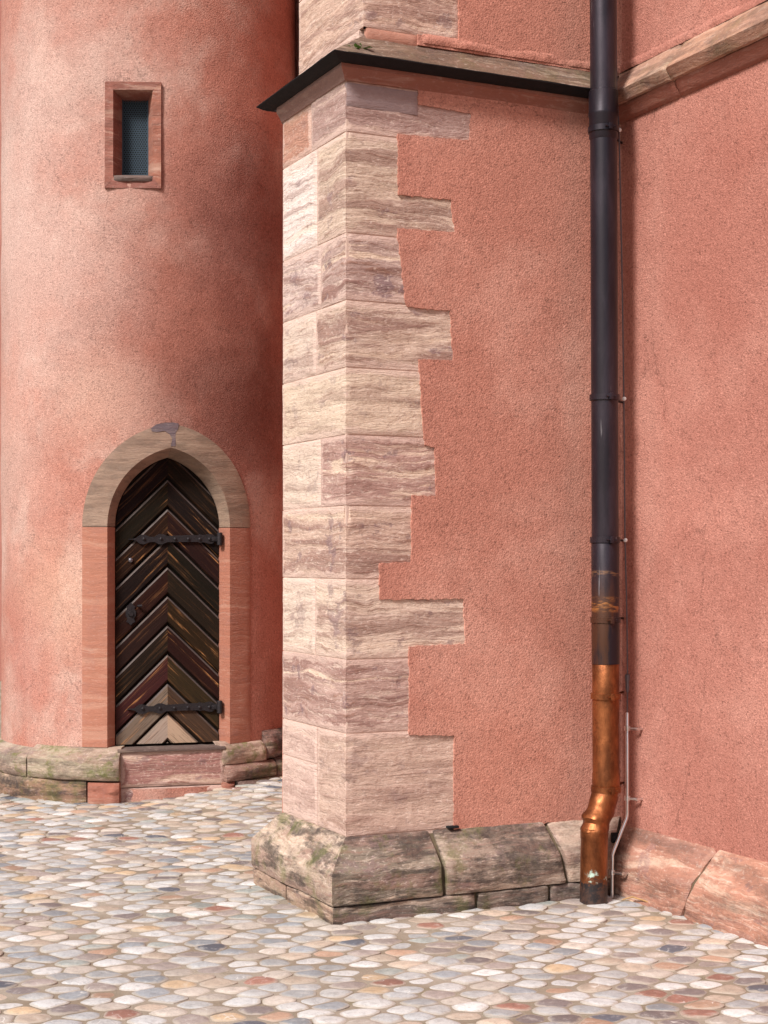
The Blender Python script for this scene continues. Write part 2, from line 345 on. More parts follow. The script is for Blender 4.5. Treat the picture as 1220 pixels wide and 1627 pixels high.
# ------------------------------------------------------------------ ground and cobbles
def build_ground():
    bm = new_bm(); xs = [-400, -60, -12] + [-6 + .25 * i for i in range(49)] + [12, 60, 400]; ys = [-300, -40, 0] + [3 + .25 * i for i in range(45)] + [18, 60, 600]
    grid(bm, lambda u, v: Vector((xs[round(u * (len(xs) - 1))], ys[round(v * (len(ys) - 1))], 0)), len(xs) - 1, len(ys) - 1)
    for v in bm.verts: v.co.z = ground_h(v.co.x, v.co.y)
    structure(link('pavement', bm, M_bed))
    # river cobbles set in rows
    ang = R_(6); ca, sa = math.cos(ang), math.sin(ang); px, py = .152, .094
    pts = []
    for r in range(-80, 81):
        off = random.uniform(-.5, .5) * px * .35 + (r % 2) * px * .5
        for c in range(-66, 66):
            jx, jy = random.gauss(0, .016), random.gauss(0, .009)
            u = c * px + off + jx; v = r * py + jy + .05 * math.sin(u * .9)
            x = u * ca - v * sa - .5; y = u * sa + v * ca + 9.0
            if not (4.2 < y < 12.6): continue
            if abs(x) > .27 * y + .9: continue
            pts.append((x, y))
    P = np.array(pts); n = len(P)
    keep = []
    cell = {}
    for i, (x, y) in enumerate(pts): cell.setdefault((int(x // .3), int(y // .3)), []).append(i)
    SEG = 22; th = np.arange(SEG) * 2 * math.pi / SEG; D = np.stack([np.cos(th), np.sin(th)], 1)
    pal = [((.64, .63, .62), 22), ((.54, .54, .54), 15), ((.42, .43, .44), 13), ((.57, .50, .44), 15), ((.54, .43, .34), 10), ((.60, .43, .27), 3.5), ((.47, .29, .20), 3.5),
           ((.34, .28, .26), 11), ((.30, .325, .355), 8), ((.20, .165, .165), 5), ((.085, .10, .135), 2.5), ((.34, .15, .11), 1.6), ((.35, .38, .36), 4)]
    wts = np.array([p[1] for p in pal]); wts = wts / wts.sum()
    rho = [1.0, .985, .93, .80, .55, .25]; V = []; T = []; E = []; Fc = []; base = 0
    for i in range(n):
        x, y = pts[i]; p = Vector((x, y, 0))
        if (p - C).dot(dR) > -.02: continue
        q = p - S
        if 0 < q.dot(dR) < BL + .1 and 0 < q.dot(dL) < BW: continue
        if (p - Q).length < TR - .05: continue
        ix, iy = int(x // .3), int(y // .3); inv = np.zeros(SEG); pw = 13
        for a in (-1, 0, 1):
            for b in (-1, 0, 1):
                for j in cell.get((ix + a, iy + b), ()):
                    if j == i: continue
                    d = P[j] - P[i]; L = math.hypot(*d)
                    if L > .34 or L < 1e-4: continue
                    cs = D @ (d / L); ok = cs > .05
                    r = np.full(SEG, 9.0); r[ok] = (L / 2 - .0023) / cs[ok]; inv += (1 / np.maximum(r, .02)) ** pw
        ea, eb = random.uniform(.082, .145), random.uniform(.050, .084); et = ang + random.gauss(0, .16)
        lx = D[:, 0] * math.cos(et) + D[:, 1] * math.sin(et); ly = -D[:, 0] * math.sin(et) + D[:, 1] * math.cos(et)
        re = 1 / (np.abs(lx / ea) ** 2.3 + np.abs(ly / eb) ** 2.3) ** (1 / 2.3)
        inv += (1 / re) ** pw
        rad = inv ** (-1 / pw) * (1 + .02 * np.sin(3 * th + random.random() * 6))
        g = ground_h(x, y); H = random.uniform(.004, .010); sink = random.uniform(-.004, .0025); tx, ty = random.gauss(0, .03), random.gauss(0, .03)
        col = np.array(pal[np.random.choice(len(pal), p=wts)][0]); col = (col * .92 + np.array((.50, .46, .42)) * .08) * random.uniform(.74, 1.16)
        for k, rr in enumerate(rho):
            xy = D * (rad * rr)[:, None]
            z = H * (1 - rr ** 5) + sink + (xy[:, 0] * tx + xy[:, 1] * ty) if k else np.full(SEG, -.02)
            V.append(np.column_stack([x + xy[:, 0], y + xy[:, 1], g + z])); E.append(np.full(SEG, 1 - rr))
        V.append(np.array([[x, y, g + H + sink]])); E.append(np.array([1.0]))
        m = SEG * len(rho); T.append(np.tile(np.append(col, 1), (m + 1, 1)))
        for k in range(len(rho) - 1):
            o = base + k * SEG
            for s_ in range(SEG):
                t_ = (s_ + 1) % SEG; Fc.append((o + s_, o + t_, o + SEG + t_, o + SEG + s_))
        o = base + (len(rho) - 1) * SEG
        for s_ in range(SEG): Fc.append((o + s_, o + (s_ + 1) % SEG, base + m))
        base += m + 1
    V = np.concatenate(V); T = np.concatenate(T); E = np.concatenate(E)
    me = bpy.data.meshes.new('cobblestones'); me.from_pydata(V.tolist(), [], Fc)
    at = me.attributes.new('tint', 'FLOAT_COLOR', 'POINT'); at.data.foreach_set('color', T.ravel().astype(np.float32))
    at = me.attributes.new('edge', 'FLOAT', 'POINT'); at.data.foreach_set('value', E.astype(np.float32))
    me.update(); structure(link_me('cobblestones', me, M_cobble))
build_ground()

# ------------------------------------------------------------------ masonry helpers
def stone_patch(bm, pt, a0, a1, z0, z1, tint, amp=.004, rnd=.004, depth=.02, step=.016, seed=0, off0=0.0, bend=None):
    """one dressed stone as a height field; pt(a, z, off) maps it to the wall. a0..z1 may be functions for skewed edges."""
    w_, h_ = abs(a1 - a0), abs(z1 - z0); nu = max(4, int(w_ / step)); nv = max(4, int(h_ / step))
    aa = [a0 + (a1 - a0) * i / nu for i in range(nu + 1)]
    if bend is not None:
        k = min(range(len(aa)), key=lambda i: abs(aa[i] - bend)); aa[k] = bend
    def f(u, v):
        i = round(u * (nu + 2)) - 1; j = round(v * (nv + 2)) - 1
        skirt = i < 0 or j < 0 or i > nu or j > nv
        a = aa[min(max(i, 0), nu)]; z = z0 + h_ * min(max(j, 0), nv) / nv
        if skirt: return pt(a, z, -depth)
        d = min(a - a0, a1 - a, z - z0, z1 - z)
        p = pt(a, z, 0); s = Vector((seed * 3.1, seed * 1.7, 0))
        nz = fr(Vector((p.x * 4, p.y * 4, p.z * 16)) + s) * amp + fr(p * 24 + s, 3) * amp * .35
        r = rnd * max(0, 1 - d / (rnd * 2.2)) ** 2
        k = min(1, d / .03 + .25)
        if bend is not None and abs(a) < .012: r += max(0, fr(Vector((seed, 3.3, z * 13)), 3) - .10) * .022 + .0015
        return pt(a, z, off0 + nz * k - r)
    def e(u, v):
        i = min(max(round(u * (nu + 2)) - 1, 0), nu); j = min(max(round(v * (nv + 2)) - 1, 0), nv)
        return max(0, min(aa[i] - a0, a1 - aa[i], h_ * j / nv, h_ - h_ * j / nv))
    grid(bm, f, nu + 2, nv + 2, tint, e)
def bent(a, z, off):                # wraps round the buttress corner: a < 0 on the end, a > 0 on the flank
    if abs(a) < 1e-6: return S - (dL + dR) * (off) + Z * z
    return FL.pt(a, z, off) if a > 0 else EN.pt(-a, z, off)
def sweep_stone(bm, plane, a0, a1, rows, tint, amp=.006, seed=0, m0=0, m1=0, skew0=0, skew1=0, step=.02, end_depth=.05):
    """profile rows [(out, z)] swept along a face; m0/m1 mitre the ends by the outward offset (-1 outer corner, +1 inner)."""
    dense = []
    for (o0, z0), (o1, z1) in zip(rows[:-1], rows[1:]):
        k = max(1, int(math.hypot(o1 - o0, z1 - z0) / step))
        dense += [(o0 + (o1 - o0) * i / k, z0 + (z1 - z0) * i / k) for i in range(k)]
    dense.append(rows[-1]); zlo = min(r[1] for r in rows); zhi = max(r[1] for r in rows)
    nu = max(2, int(abs(a1 - a0) / step)); nv = len(dense) - 1
    def P(u, v, inset=0):
        o, z = dense[v]; k = (z - zlo) / max(1e-6, zhi - zlo)
        s0 = a0 + skew0 * k + (o * -1 if m0 == -1 else (o if m0 == 1 else 0)); s1 = a1 + skew1 * k + (o if m1 == -1 else (-o if m1 == 1 else 0))
        a = s0 + (s1 - s0) * u; p = plane.pt(a, z, o); sd = Vector((seed * 2.3, seed, 0))
        nz = fr(Vector((p.x * 3.5, p.y * 3.5, p.z * 9)) + sd) * amp + fr(p * 16 + sd, 3) * amp * .5
        de = min((u * abs(s1 - s0)) if m0 == 0 else 9, ((1 - u) * abs(s1 - s0)) if m1 == 0 else 9)
        dm = min(u * abs(s1 - s0) if m0 else 9, (1 - u) * abs(s1 - s0) if m1 else 9); nz *= min(1, dm / .05)
        r = .009 * max(0, 1 - de / .016) ** 2 + inset
        return plane.pt(a, z - .25 * r, o + nz - r)
    def f(u, v):
        i = round(u * (nu + 2)) - 1; j = round(v * nv)
        return P(min(max(i, 0), nu) / nu, j, end_depth if (i < 0 and m0 == 0) or (i > nu and m1 == 0) else 0)
    def e(u, v):
        i = min(max(round(u * (nu + 2)) - 1, 0), nu) / nu; L = abs(a1 - a0)
        return min(i * L if m0 == 0 else 9, (1 - i) * L if m1 == 0 else 9, .2)
    grid(bm, f, nu + 2, nv, tint, e)
def stone(name, parent, mat, build):
    bm = new_bm(); build(bm); bmesh.ops.recalc_face_normals(bm, faces=bm.faces); return link(name, bm, mat, parent)
def jit_line(pts, step, amp, seed=0):
    out = []
    for p, q in zip(pts[:-1], pts[1:]):
        L = math.hypot(q[0] - p[0], q[1] - p[1]); n = max(1, int(L / step))
        for i in range(n):
            k = i / n; a = p[0] + (q[0] - p[0]) * k; z = p[1] + (q[1] - p[1]) * k
            j = 0 if i == 0 else 1
            out.append((a + random.uniform(-amp, amp) * j, z + random.uniform(-amp, amp) * j))
    out.append(pts[-1]); return out

# ------------------------------------------------------------------ church wall
TOPZ = 9.5
L_UP, L_TIP = 4.095, 3.962
wall = thing('church_wall', 'long red rendered church wall at the right of the picture, behind the drainpipe', 'wall', MW.pt(1, 0))
bm = new_bm()
prism(bm, [MW.pt(a, z, 0) for a, z in ((-22, -.3), (5, -.3), (5, TOPZ), (-22, TOPZ))], [MW.pt(a, z, -.6) for a, z in ((-22, -.3), (5, -.3), (5, TOPZ), (-22, TOPZ))], mi=0, cap_back=True)
link('rendered_face', bm, M_wall, wall, smooth=False)
LEDGE = [(-.01, L_UP + .012), (.10, L_TIP), (.103, L_TIP - .006), (.072, L_TIP - .052), (.056, L_TIP - .056)]
MOULD = [(.052, L_TIP - .056), (.050, L_TIP - .066), (.042, L_TIP - .082), (.032, L_TIP - .094), (.024, L_TIP - .112), (.008, L_TIP - .125), (-.01, L_TIP - .126)]
for a0, a1, m0, tn, sd in ((0, .52, 1, (.40, .23, .165), 1), (.523, 2.1, 0, (.43, .24, .165), 2), (2.103, 5, 0, (.38, .21, .155), 3)):
    stone('ledge', wall, M_ledge, lambda bm: sweep_stone(bm, MW, a0, a1, LEDGE, tn, .004, sd, m0, 0))
    stone('moulding', wall, M_plain, lambda bm: sweep_stone(bm, MW, a0, a1, MOULD, (.28, .105, .075), .003, sd + 5, m0, 0))
def fillet(plane, a0, a1, z, m0=0, m1=0, seed=0):
    def b(bm): sweep_stone(bm, plane, a0, a1, [(.010, z - .012), (.013, z + .004), (.009, z + .022), (.0, z + .036), (-.01, z + .04)], (1, 1, 1), .009, seed, m0, m1, step=.012)
    return b
stone('mortar_fillet', wall, M_wall, fillet(MW, 0, 4, L_UP + .004, 1, 0, 4))
WP = [(.105, -.06), (.108, .0), (.104, .10), (.100, .17), (.085, .20), (.035, .27), (.004, .33), (-.02, .335)]
for a0, a1, m0, sk0, sk1, tn, sd in ((0, .62, 1, 0, .17, (.40, .195, .14), 1), (.626, 1.75, 0, .17, -.05, (.45, .22, .155), 2), (1.756, 3.2, 0, -.05, 0, (.48, .24, .17), 3), (3.206, 5, 0, 0, 0, (.5, .25, .18), 4)):
    stone('plinth_stone', wall, M_plinth2, lambda bm: sweep_stone(bm, MW, a0, a1, WP, tn, .013, sd, m0, 0, sk0, sk1, end_depth=.03))
stone('plinth_bed', wall, M_dirtmortar, lambda bm: sweep_stone(bm, MW, 0, 5, [(.085, -.06), (.085, .17), (.02, .27), (-.015, .32)], (1, 1, 1), .004, 9, 1, 0, step=.05))

# ------------------------------------------------------------------ buttress
but = thing('buttress', 'square church buttress with pale sandstone quoins, red render and a dark ledge', 'buttress', S)
g1 = .088
def core_loop(z, gi):
    ins = .0065; s1 = S + dR * (ins + gi) + dL * ins; b1 = B + dR * (ins + gi) - dL * ins
    return [p + Z * z for p in (s1, C + dR * .3 + dL * ins, C + dL * (BW - ins) + dR * .3, b1)]
bm = new_bm(); prism(bm, core_loop(L_TIP - .02, 0), core_loop(-.3, 0), cap_back=True); link('mortar_core', bm, M_mortar, but, smooth=False)
bm = new_bm(); prism(bm, core_loop(TOPZ, g1 + .02), core_loop(L_TIP - .05, g1 + .02), cap_back=True); link('upper_core', bm, M_mortar, but, smooth=False)
# courses measured at the corner (photo rows), joints on the end face, how far the corner stone reaches on the flank
cy = [1330, 1166, 1048, 920, 803, 690, 583, 476, 369, 208, 121]
vj = [.345, None, .37, None, .30, None, .355, .30, .345, .42]
tints = [(.53, .37, .30, .6), (.44, .285, .245, 1.3), (.62, .47, .38, 1.0), (.54, .375, .30, 1.15), (.41, .25, .215, 1.3), (.62, .475, .37, .6), (.53, .385, .31, 1.2), (.43, .295, .26, 1.4), (.55, .41, .325, 1.0), (.42, .28, .25, .6)]
ltints = [(.58, .41, .35, .5), None, (.66, .52, .43, .7), None, (.64, .50, .41, .6), None, (.63, .49, .41, .8), (.54, .40, .36, 1.1), (.76, .64, .59, .9), (.46, .235, .17, .4)]
reach = [FL.at(722, 1240)[0], FL.at(652, 1100)[0], FL.at(741, 990)[0], FL.at(656, 860)[0], FL.at(696, 750)[0], FL.at(676, 640)[0], FL.at(722, 530)[0], FL.at(648, 430)[0], FL.at(726, 340)[0], FL.at(750, 190)[0]]
J = .003
for i in range(10):
    z0, z1 = zc(cy[i]) + J, zc(cy[i + 1]) - J
    a_end = -(vj[i] if vj[i] else BW)
    stone('quoin_stone', but, M_quoin, lambda bm: stone_patch(bm, bent, a_end + (J if vj[i] else 0), reach[i] + .03, z0, z1, tints[i], .006, .0035, .02, .0145, i + 1, 0, 0.0))
    if vj[i]:
        if i == 0:
            zm = z0 + .62 * (z1 - z0)
            for k, (q0, q1) in enumerate(((z0, zm - J), (zm + J, z1))):
                stone('quoin_stone', but, M_quoin, lambda bm: stone_patch(bm, lambda a, z, o: EN.pt(a, z, o), vj[i] + J, BW, q0, q1, ltints[i], .0055, .0035, .02, .0145, 30 + k))
        else:
            stone('quoin_stone', but, M_quoin, lambda bm: stone_patch(bm, lambda a, z, o: EN.pt(a, z, o), vj[i] + J, BW, z0, z1, ltints[i], .005 if i != 8 else .0025, .005, .02, .0145, 20 + i))
# extra flank stones under the moulding
a0, a1 = FL.at(751, 150)[0], FL.at(760, 150)[0]
# red render of the flank, its ragged edge lapping over the stones
edge_px = [(720, 1312), (720, 1168), (649, 1168), (649, 1027), (738, 1023), (735, 951), (602, 953), (602, 895), (653, 893), (653, 787), (692, 789), (690, 711), (674, 707), (664, 571), (719, 573),
           (714, 494), (647, 488), (643, 480), (630, 363), (722, 369), (715, 318), (632, 310), (631, 213), (744, 224), (747, 181), (663, 166), (663, 138)]
edge = [FL.at(*p) for p in edge_px]; edge[0] = (edge[0][0], .36)
edge = jit_line(edge, .014, .0034)
bot = jit_line([(BL, .362), (edge[0][0], .362)], .03, .005)
loop = [(BL + .0, 3.90)] + bot[:1] + bot[1:-1] + edge + [(edge[-1][0], 3.90)]
bm = new_bm(); fs = prism(bm, [FL.pt(a, z, .008) for a, z in loop], [FL.pt(a, z, -.012) for a, z in loop]); bmesh.ops.recalc_face_normals(bm, faces=bm.faces)
link('rendered_face', bm, M_flank, but, smooth=False)
bm = new_bm(); ob = B + dL * 0
prism(bm, [p + dL * .006 + Z * z for p, z in ((B, -.2), (C + dL * BW, -.2), (C + dL * BW, 3.9), (B + dR * .02, 3.9))], [p - dL * .02 + Z * z for p, z in ((B + dR * .02, -.2), (C + dL * BW, -.2), (C + dL * BW, 3.9), (B + dR * .02, 3.9))])
bmesh.ops.recalc_face_normals(bm, faces=bm.faces); link('rendered_back', bm, M_flank, but, smooth=False)
# upper stage
U = S + dR * g1
def bentU(a, z, off):
    if abs(a) < 1e-6: return U - (dL + dR) * off + Z * z
    return (U + dR * a - dL * off + Z * z) if a > 0 else (U - dL * a - dR * off + Z * z)
au = FL.at(728, 20)[0] - g1; ab = FL.at(663, 60)[0] - g1
zU = 4.125
stone('quoin_stone', but, M_quoin, lambda bm: stone_patch(bm, lambda a, z, o: U + dL * a - dR * o + Z * z, .05, BW, L_TIP - .02, zU - .003, (.60, .42, .35), .004, .003, .04, .0145, 40, 0))
stone('quoin_stone', but, M_quoin, lambda bm: stone_patch(bm, bentU, -BW, au, zU, zU + .36, (.56, .38, .30), .0055, .005, .04, .0145, 41, 0, 0.0))
stone('quoin_stone', but, M_quoin, lambda bm: stone_patch(bm, bentU, -BW, ab, zU + .366, zU + .72, (.52, .34, .28), .0055, .005, .04, .016, 42, 0, 0.0))
stone('quoin_stone', but, M_quoin, lambda bm: stone_patch(bm, bentU, -BW, au, zU + .726, TOPZ - .01, (.54, .37, .30), .0055, .005, .04, .06, 43, 0, 0.0))
stone('base_block', but, M_plain, lambda bm: stone_patch(bm, lambda a, z, o: FL.pt(a, z, o), g1 + .02, ab + g1, L_UP - .03, zU - .004, (.46, .225, .165), .004, .006, .03, .015, 44, .002))
eu = jit_line([(au + g1, TOPZ), (au + g1, zU + .0), (ab + g1, zU + .0), (ab + g1, L_UP - .02)], .02, .003)
loop = eu + [(BL, L_UP - .02), (BL, TOPZ)]
bm = new_bm(); prism(bm, [FL.pt(a, z, .007) for a, z in loop], [FL.pt(a, z, -.02) for a, z in loop]); bmesh.ops.recalc_face_normals(bm, faces=bm.faces)
link('upper_rendered_face', bm, M_flank, but, smooth=False)
stone('mortar_fillet', but, M_flank, fillet(FL, ab + g1 + .02, BL, L_UP + .004, 0, 1, 7))
# weathered ledge: sloping top, dark drip, moulding
def top_slab(bm):
    ins = [U, C]; tipS = S - (dL + dR) * .10; tipB = B + (dL - dR) * .10; zt = L_TIP
    def quad(p0, p1, q0, q1, n, m, sd):
        def f(u, v):
            a = p0.lerp(p1, u); b = q0.lerp(q1, u); p = a.lerp(b, v)
            return p + Z * (fr(p * 9 + Vector((sd, 0, 0))) * .006 * (1 if 0 < v < 1 else .4))
        grid(bm, f, n, m, (.17, .105, .075))
    up = L_UP + .004
    quad(U + dR * .04 + dL * .04 + Z * (up + .01), C + dL * .04 + Z * (up + .03), tipS + Z * zt, C - (dL + dR) * .10 + Z * zt, 70, 9, 0)
    quad(B + dR * (g1 + .05) + Z * (L_TIP + .05), U + dR * .05 + dL * .02 + Z * (L_TIP + .05), tipB + Z * zt, tipS + Z * zt, 40, 8, 3)
stone('ledge', but, M_ledge, top_slab)
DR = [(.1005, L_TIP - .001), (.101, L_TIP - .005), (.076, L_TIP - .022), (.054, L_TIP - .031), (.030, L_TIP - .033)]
MB = [(.036, L_TIP - .030), (.038, L_TIP - .050), (.022, L_TIP - .072), (.008, L_TIP - .10), (-.012, L_TIP - .104)]
BK = Plane(B, -dR * -1, dL)    # back flank
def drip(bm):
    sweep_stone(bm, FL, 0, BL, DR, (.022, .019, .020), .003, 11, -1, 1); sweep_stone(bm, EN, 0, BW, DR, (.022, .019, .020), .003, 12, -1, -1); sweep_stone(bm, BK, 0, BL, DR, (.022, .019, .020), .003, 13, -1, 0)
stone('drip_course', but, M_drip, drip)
def mould(bm):
    sweep_stone(bm, FL, 0, BL, MB, (.27, .11, .08), .002, 14, -1, 1); sweep_stone(bm, EN, 0, BW, MB, (.26, .155, .135), .002, 15, -1, 0)
stone('moulding', but, M_plain, mould)
ZR = L_TIP - .108
aA = FL.at(663, 150)[0]
stone('grey_block', but, M_plain, lambda bm: stone_patch(bm, FL.pt, .004, aA, zc(168) , ZR - .002, (.30, .225, .225), .003, .004, .02, .015, 51, .0075))
stone('red_block', but, M_plain, lambda bm: stone_patch(bm, FL.pt, aA + .004, BL - .02, FL.at(745, 160)[1], ZR - .002, (.40, .165, .115), .003, .004, .02, .015, 52, .011))
# plinth
PR = [(.114, .086), (.120, .100), (.121, .226), (.112, .242), (.060, .305), (.006, .370), (-.015, .374)]
LW = [(.108, -.06), (.112, .02), (.113, .074), (.10, .081)]
j1 = FL.at(690, 1370)[0]; j2 = FL.at(884, 1350)[0]
stone('plinth_stone', but, M_plinth, lambda bm: sweep_stone(bm, EN, 0, BW, PR, (.42, .315, .245), .010, 1, -1, -1, end_depth=.03))
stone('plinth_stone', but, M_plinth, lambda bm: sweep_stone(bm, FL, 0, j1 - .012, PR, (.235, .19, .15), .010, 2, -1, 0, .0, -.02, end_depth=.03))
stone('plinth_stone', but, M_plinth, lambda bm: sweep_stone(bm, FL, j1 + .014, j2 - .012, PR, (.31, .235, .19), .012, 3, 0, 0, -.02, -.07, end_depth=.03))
stone('plinth_stone', but, M_plinth2, lambda bm: sweep_stone(bm, FL, j2 + .012, BL, PR, (.48, .36, .285), .010, 4, 0, 1, -.07, 0, end_depth=.03))
e1 = .47
stone('base_stone', but, M_base, lambda bm: sweep_stone(bm, EN, 0, e1 - .01, LW, (.40, .28, .205), .007, 5, -1, 0, end_depth=.03))
stone('base_stone', but, M_base, lambda bm: sweep_stone(bm, EN, e1 + .01, BW, LW, (.40, .27, .20), .007, 6, 0, -1, end_depth=.03))
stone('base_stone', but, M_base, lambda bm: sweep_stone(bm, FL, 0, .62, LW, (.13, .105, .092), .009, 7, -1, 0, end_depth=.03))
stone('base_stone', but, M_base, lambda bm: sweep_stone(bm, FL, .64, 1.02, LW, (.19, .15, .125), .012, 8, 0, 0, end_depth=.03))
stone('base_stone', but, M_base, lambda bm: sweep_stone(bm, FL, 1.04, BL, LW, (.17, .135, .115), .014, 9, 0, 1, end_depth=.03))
def bedm(bm):
    PM = [(.082, -.06), (.084, .22), (.05, .28), (-.012, .366)]
    sweep_stone(bm, FL, 0, BL, PM, (1, 1, 1), .004, 20, -1, 1, step=.04); sweep_stone(bm, EN, 0, BW, PM, (1, 1, 1), .004, 21, -1, -1, step=.04); sweep_stone(bm, BK, 0, BL, PM, (1, 1, 1), .004, 22, -1, 0, step=.04)
stone('plinth_bed', but, M_dirtmortar, bedm)
bm = new_bm(); a_, z_ = FL.at(717, 1314); box(bm, FL.pt(a_, .383, .012), dR, dL, Z, .028, .014, .005, bev=.001); link('vent_slot', bm, M_void, but)

# ------------------------------------------------------------------ round stair turret
tow = thing('stair_turret', 'round red rendered stair turret with a pointed-arch door and a small window, at the left', 'tower', Q)
def cyl(s, z, r=TR):               # s: arc length at radius TR from the point facing the street
    a = s / TR; return Q + Vector((math.sin(a), -math.cos(a), 0)) * r + Z * z
PHI = R_(15.6); SD = PHI * TR
n_ = Vector((math.sin(PHI), -math.cos(PHI), 0)); t_ = Vector((math.cos(PHI), math.sin(PHI), 0))
def loc(x, d, z): return Q + n_ * d + t_ * x + Z * z     # door frame: x along the leaf, d out from the turret's axis
Z0, ZS = .372, 1.88
def arch(half, rise, n=20):        # half arch from springing (half,0) to apex (0,rise)
    r = (half * half + rise * rise) / (2 * half); c = r - half
    a1 = math.asin(rise / r); return [(r * math.cos(a1 * i / n) - c, r * math.sin(a1 * i / n)) for i in range(n + 1)]
OUT, ARR, OPN = arch(.612, .705), arch(.430, .54), arch(.362, .482)
def in_arch(s, z, half, rise, zb):
    s = abs(s)
    if z < zb: return False
    if z <= ZS: return s < half
    r = (half * half + rise * rise) / (2 * half); c = r - half
    return (s + c) ** 2 + (z - ZS) ** 2 < r * r
WC, WH, WZ0, WZ1 = R_(2.2) * TR, .19, 4.187, 4.912       # window place
def tower_wall(bm):
    NS, NZ = 200, 230; L = 2 * math.pi * TR; H = TOPZ - .2
    def f(u, v):
        s = -L / 2 + L * u + SD; z = -.2 + (H + .2) * v; p = cyl(s, z)
        return cyl(s, z, TR + (fr(p * 1.7, 3) * .007 + fr(p * 7, 2) * .0025 if 0 < u < 1 else 0))
    grid(bm, f, NS, NZ)
    kill = []
    for fc in bm.faces:
        c = fc.calc_center_median(); d = c - Q; s = math.atan2(d.x, -d.y) * TR
        if in_arch(s - SD, c.z, .575, .66, .10): kill.append(fc)
        elif abs(s - WC) < WH - .035 and WZ0 + .035 < c.z < WZ1 - .035: kill.append(fc)
    bmesh.ops.delete(bm, geom=kill, context='FACES'); bmesh.ops.remove_doubles(bm, verts=bm.verts, dist=1e-5)
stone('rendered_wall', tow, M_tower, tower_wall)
# door surround
def surf(x, z, lift): # point on the turret skin, x measured along the skin from the door axis
    return cyl(SD + x, z, TR + lift)
def ring_rows(o, a, p, zz, sgn, nf=8):
    """cross-section from outer edge to behind the leaf"""
    rows = [surf(sgn * o[0], zz + o[1], -.03), surf(sgn * o[0], zz + o[1], .007)]
    for k in range(1, nf + 1):
        q = k / nf; rows.append(surf(sgn * (o[0] + (a[0] - o[0]) * q), zz + o[1] + (a[1] - o[1]) * q, .010))
    xa = TR * math.sin(a[0] / TR); da = (TR + .010) * math.cos(a[0] / TR)
    for k in range(1, 6):
        q = k / 5; rows.append(loc(sgn * (xa + (p[0] - xa) * q), da + (.935 - da) * q, zz + a[1] + (p[1] - a[1]) * q))
    rows.append(loc(sgn * p[0], .86, zz + p[1])); return rows
sur = thing('door_surround', '', '') if False else None
def ring_part(name, secs, tint, mat, sd):
    bm = new_bm(); nr = len(secs[0])
    def f(u, v):
        p = secs[round(u * (len(secs) - 1))][round(v * (nr - 1))]; k = round(v * (nr - 1))
        return p + n_ * (fr(p * 7 + Vector((sd, 0, 0))) * .004 if 1 < k < nr - 1 else 0)
    grid(bm, f, len(secs) - 1, nr - 1, tint); bmesh.ops.recalc_face_normals(bm, faces=bm.faces); return link(name, bm, mat, tow)
for sgn in (-1, 1):
    secs = [ring_rows((.612, 0), (.43, 0), (.362, 0), Z0 + (ZS - .004 - Z0) * i / 40, sgn) for i in range(41)]
    ring_part('door_jamb', secs, (.40, .170, .115) if sgn < 0 else (.34, .135, .09), M_plain, sgn)
    secs = [ring_rows(OUT[i], ARR[i], OPN[i], ZS, sgn) for i in range(21)]
    ap = ring_part('arch_stone', secs, (.29, .195, .145) if sgn < 0 else (.27, .185, .135), M_arch, 3 + sgn)
# dark patches of old repair on the arch
bm = new_bm()
def patch_on_arch(bm, pts, lift):
    vs = [surf(x, z, lift) for x, z in pts]; prism(bm, vs, [surf(x, z, lift - .01) for x, z in pts], (.14, .105, .118))
ax_ = lambda px, py: ((px - 268) * .00445, 2.585 - (py - 675) * .00431)
patch_on_arch(bm, [ax_(*p) for p in ((238, 683), (246, 677), (258, 674), (272, 673.5), (280, 675), (279, 683), (275, 690), (275, 700), (275, 711), (268, 711), (270, 699), (266, 692), (258, 687), (247, 689), (239, 688))], .0125)
bmesh.ops.recalc_face_normals(bm, faces=bm.faces); link('mortar_patch', bm, M_plain, tow, smooth=False)
# threshold block and step
stone('door_step', tow, M_quoin, lambda bm: stone_patch(bm, lambda a, z, o: loc(a, 1.065 + o, z), -.345, .375, .10, .345, (.34, .17, .15), .008, .010, .12, .016, 61))
stone('step_base', tow, M_quoin, lambda bm: stone_patch(bm, lambda a, z, o: loc(a, 1.060 + o, z), -.345, .375, -.06, .094, (.33, .18, .16), .006, .008, .12, .016, 62))
bm = new_bm(); box(bm, loc(.01, .985, .352), t_, n_, Z, .37, .10, .010, (.12, .085, .075), .004); box(bm, loc(.01, .93, .20), t_, n_, Z, .40, .10, .14, (.2, .1, .09))
link('door_sill', bm, M_plain, tow)
# boulders of the turret plinth
def sec_s(px, yy=10.75):
    k = (px - 610) / F; lo, hi = -1.55, 1.4
    for _ in range(50):
        m = (lo + hi) / 2; p = cyl(m, 0, TR + .1)
        if p.x / p.y < k: lo = m
        else: hi = m
    return lo
def plinth_block(px0, px1, z0, z1, tint, mat, bulge, sd, amp=.014, top=.03, s0=None, s1=None):
    s0 = sec_s(px0) if s0 is None else s0; s1 = sec_s(px1) if s1 is None else s1
    def pt(a, z, o):
        k = (z - z0) / max(1e-6, z1 - z0)
        return cyl(a, z, TR + bulge + o - top * max(0, (k - .55) / .45) ** 2)
    stone('plinth_stone', tow, mat, lambda bm: stone_patch(bm, pt, s0, s1, z0, z1, tint, amp, .022, bulge + .03, .02, sd))
plinth_block(0, 38, .15, .345, (.38, .31, .235), M_tplinth, .105, 71, s0=-2.3, top=.08)
plinth_block(41, 188, .155, .372, (.36, .295, .215), M_tplinth, .11, 72, top=.09)
plinth_block(0, 134, -.06, .150, (.26, .16, .105), M_base, .095, 73, s0=-2.3, top=.0)
plinth_block(137, 188, -.06, .140, (.30, .115, .080), M_plain, .100, 74, amp=.022, top=.0)
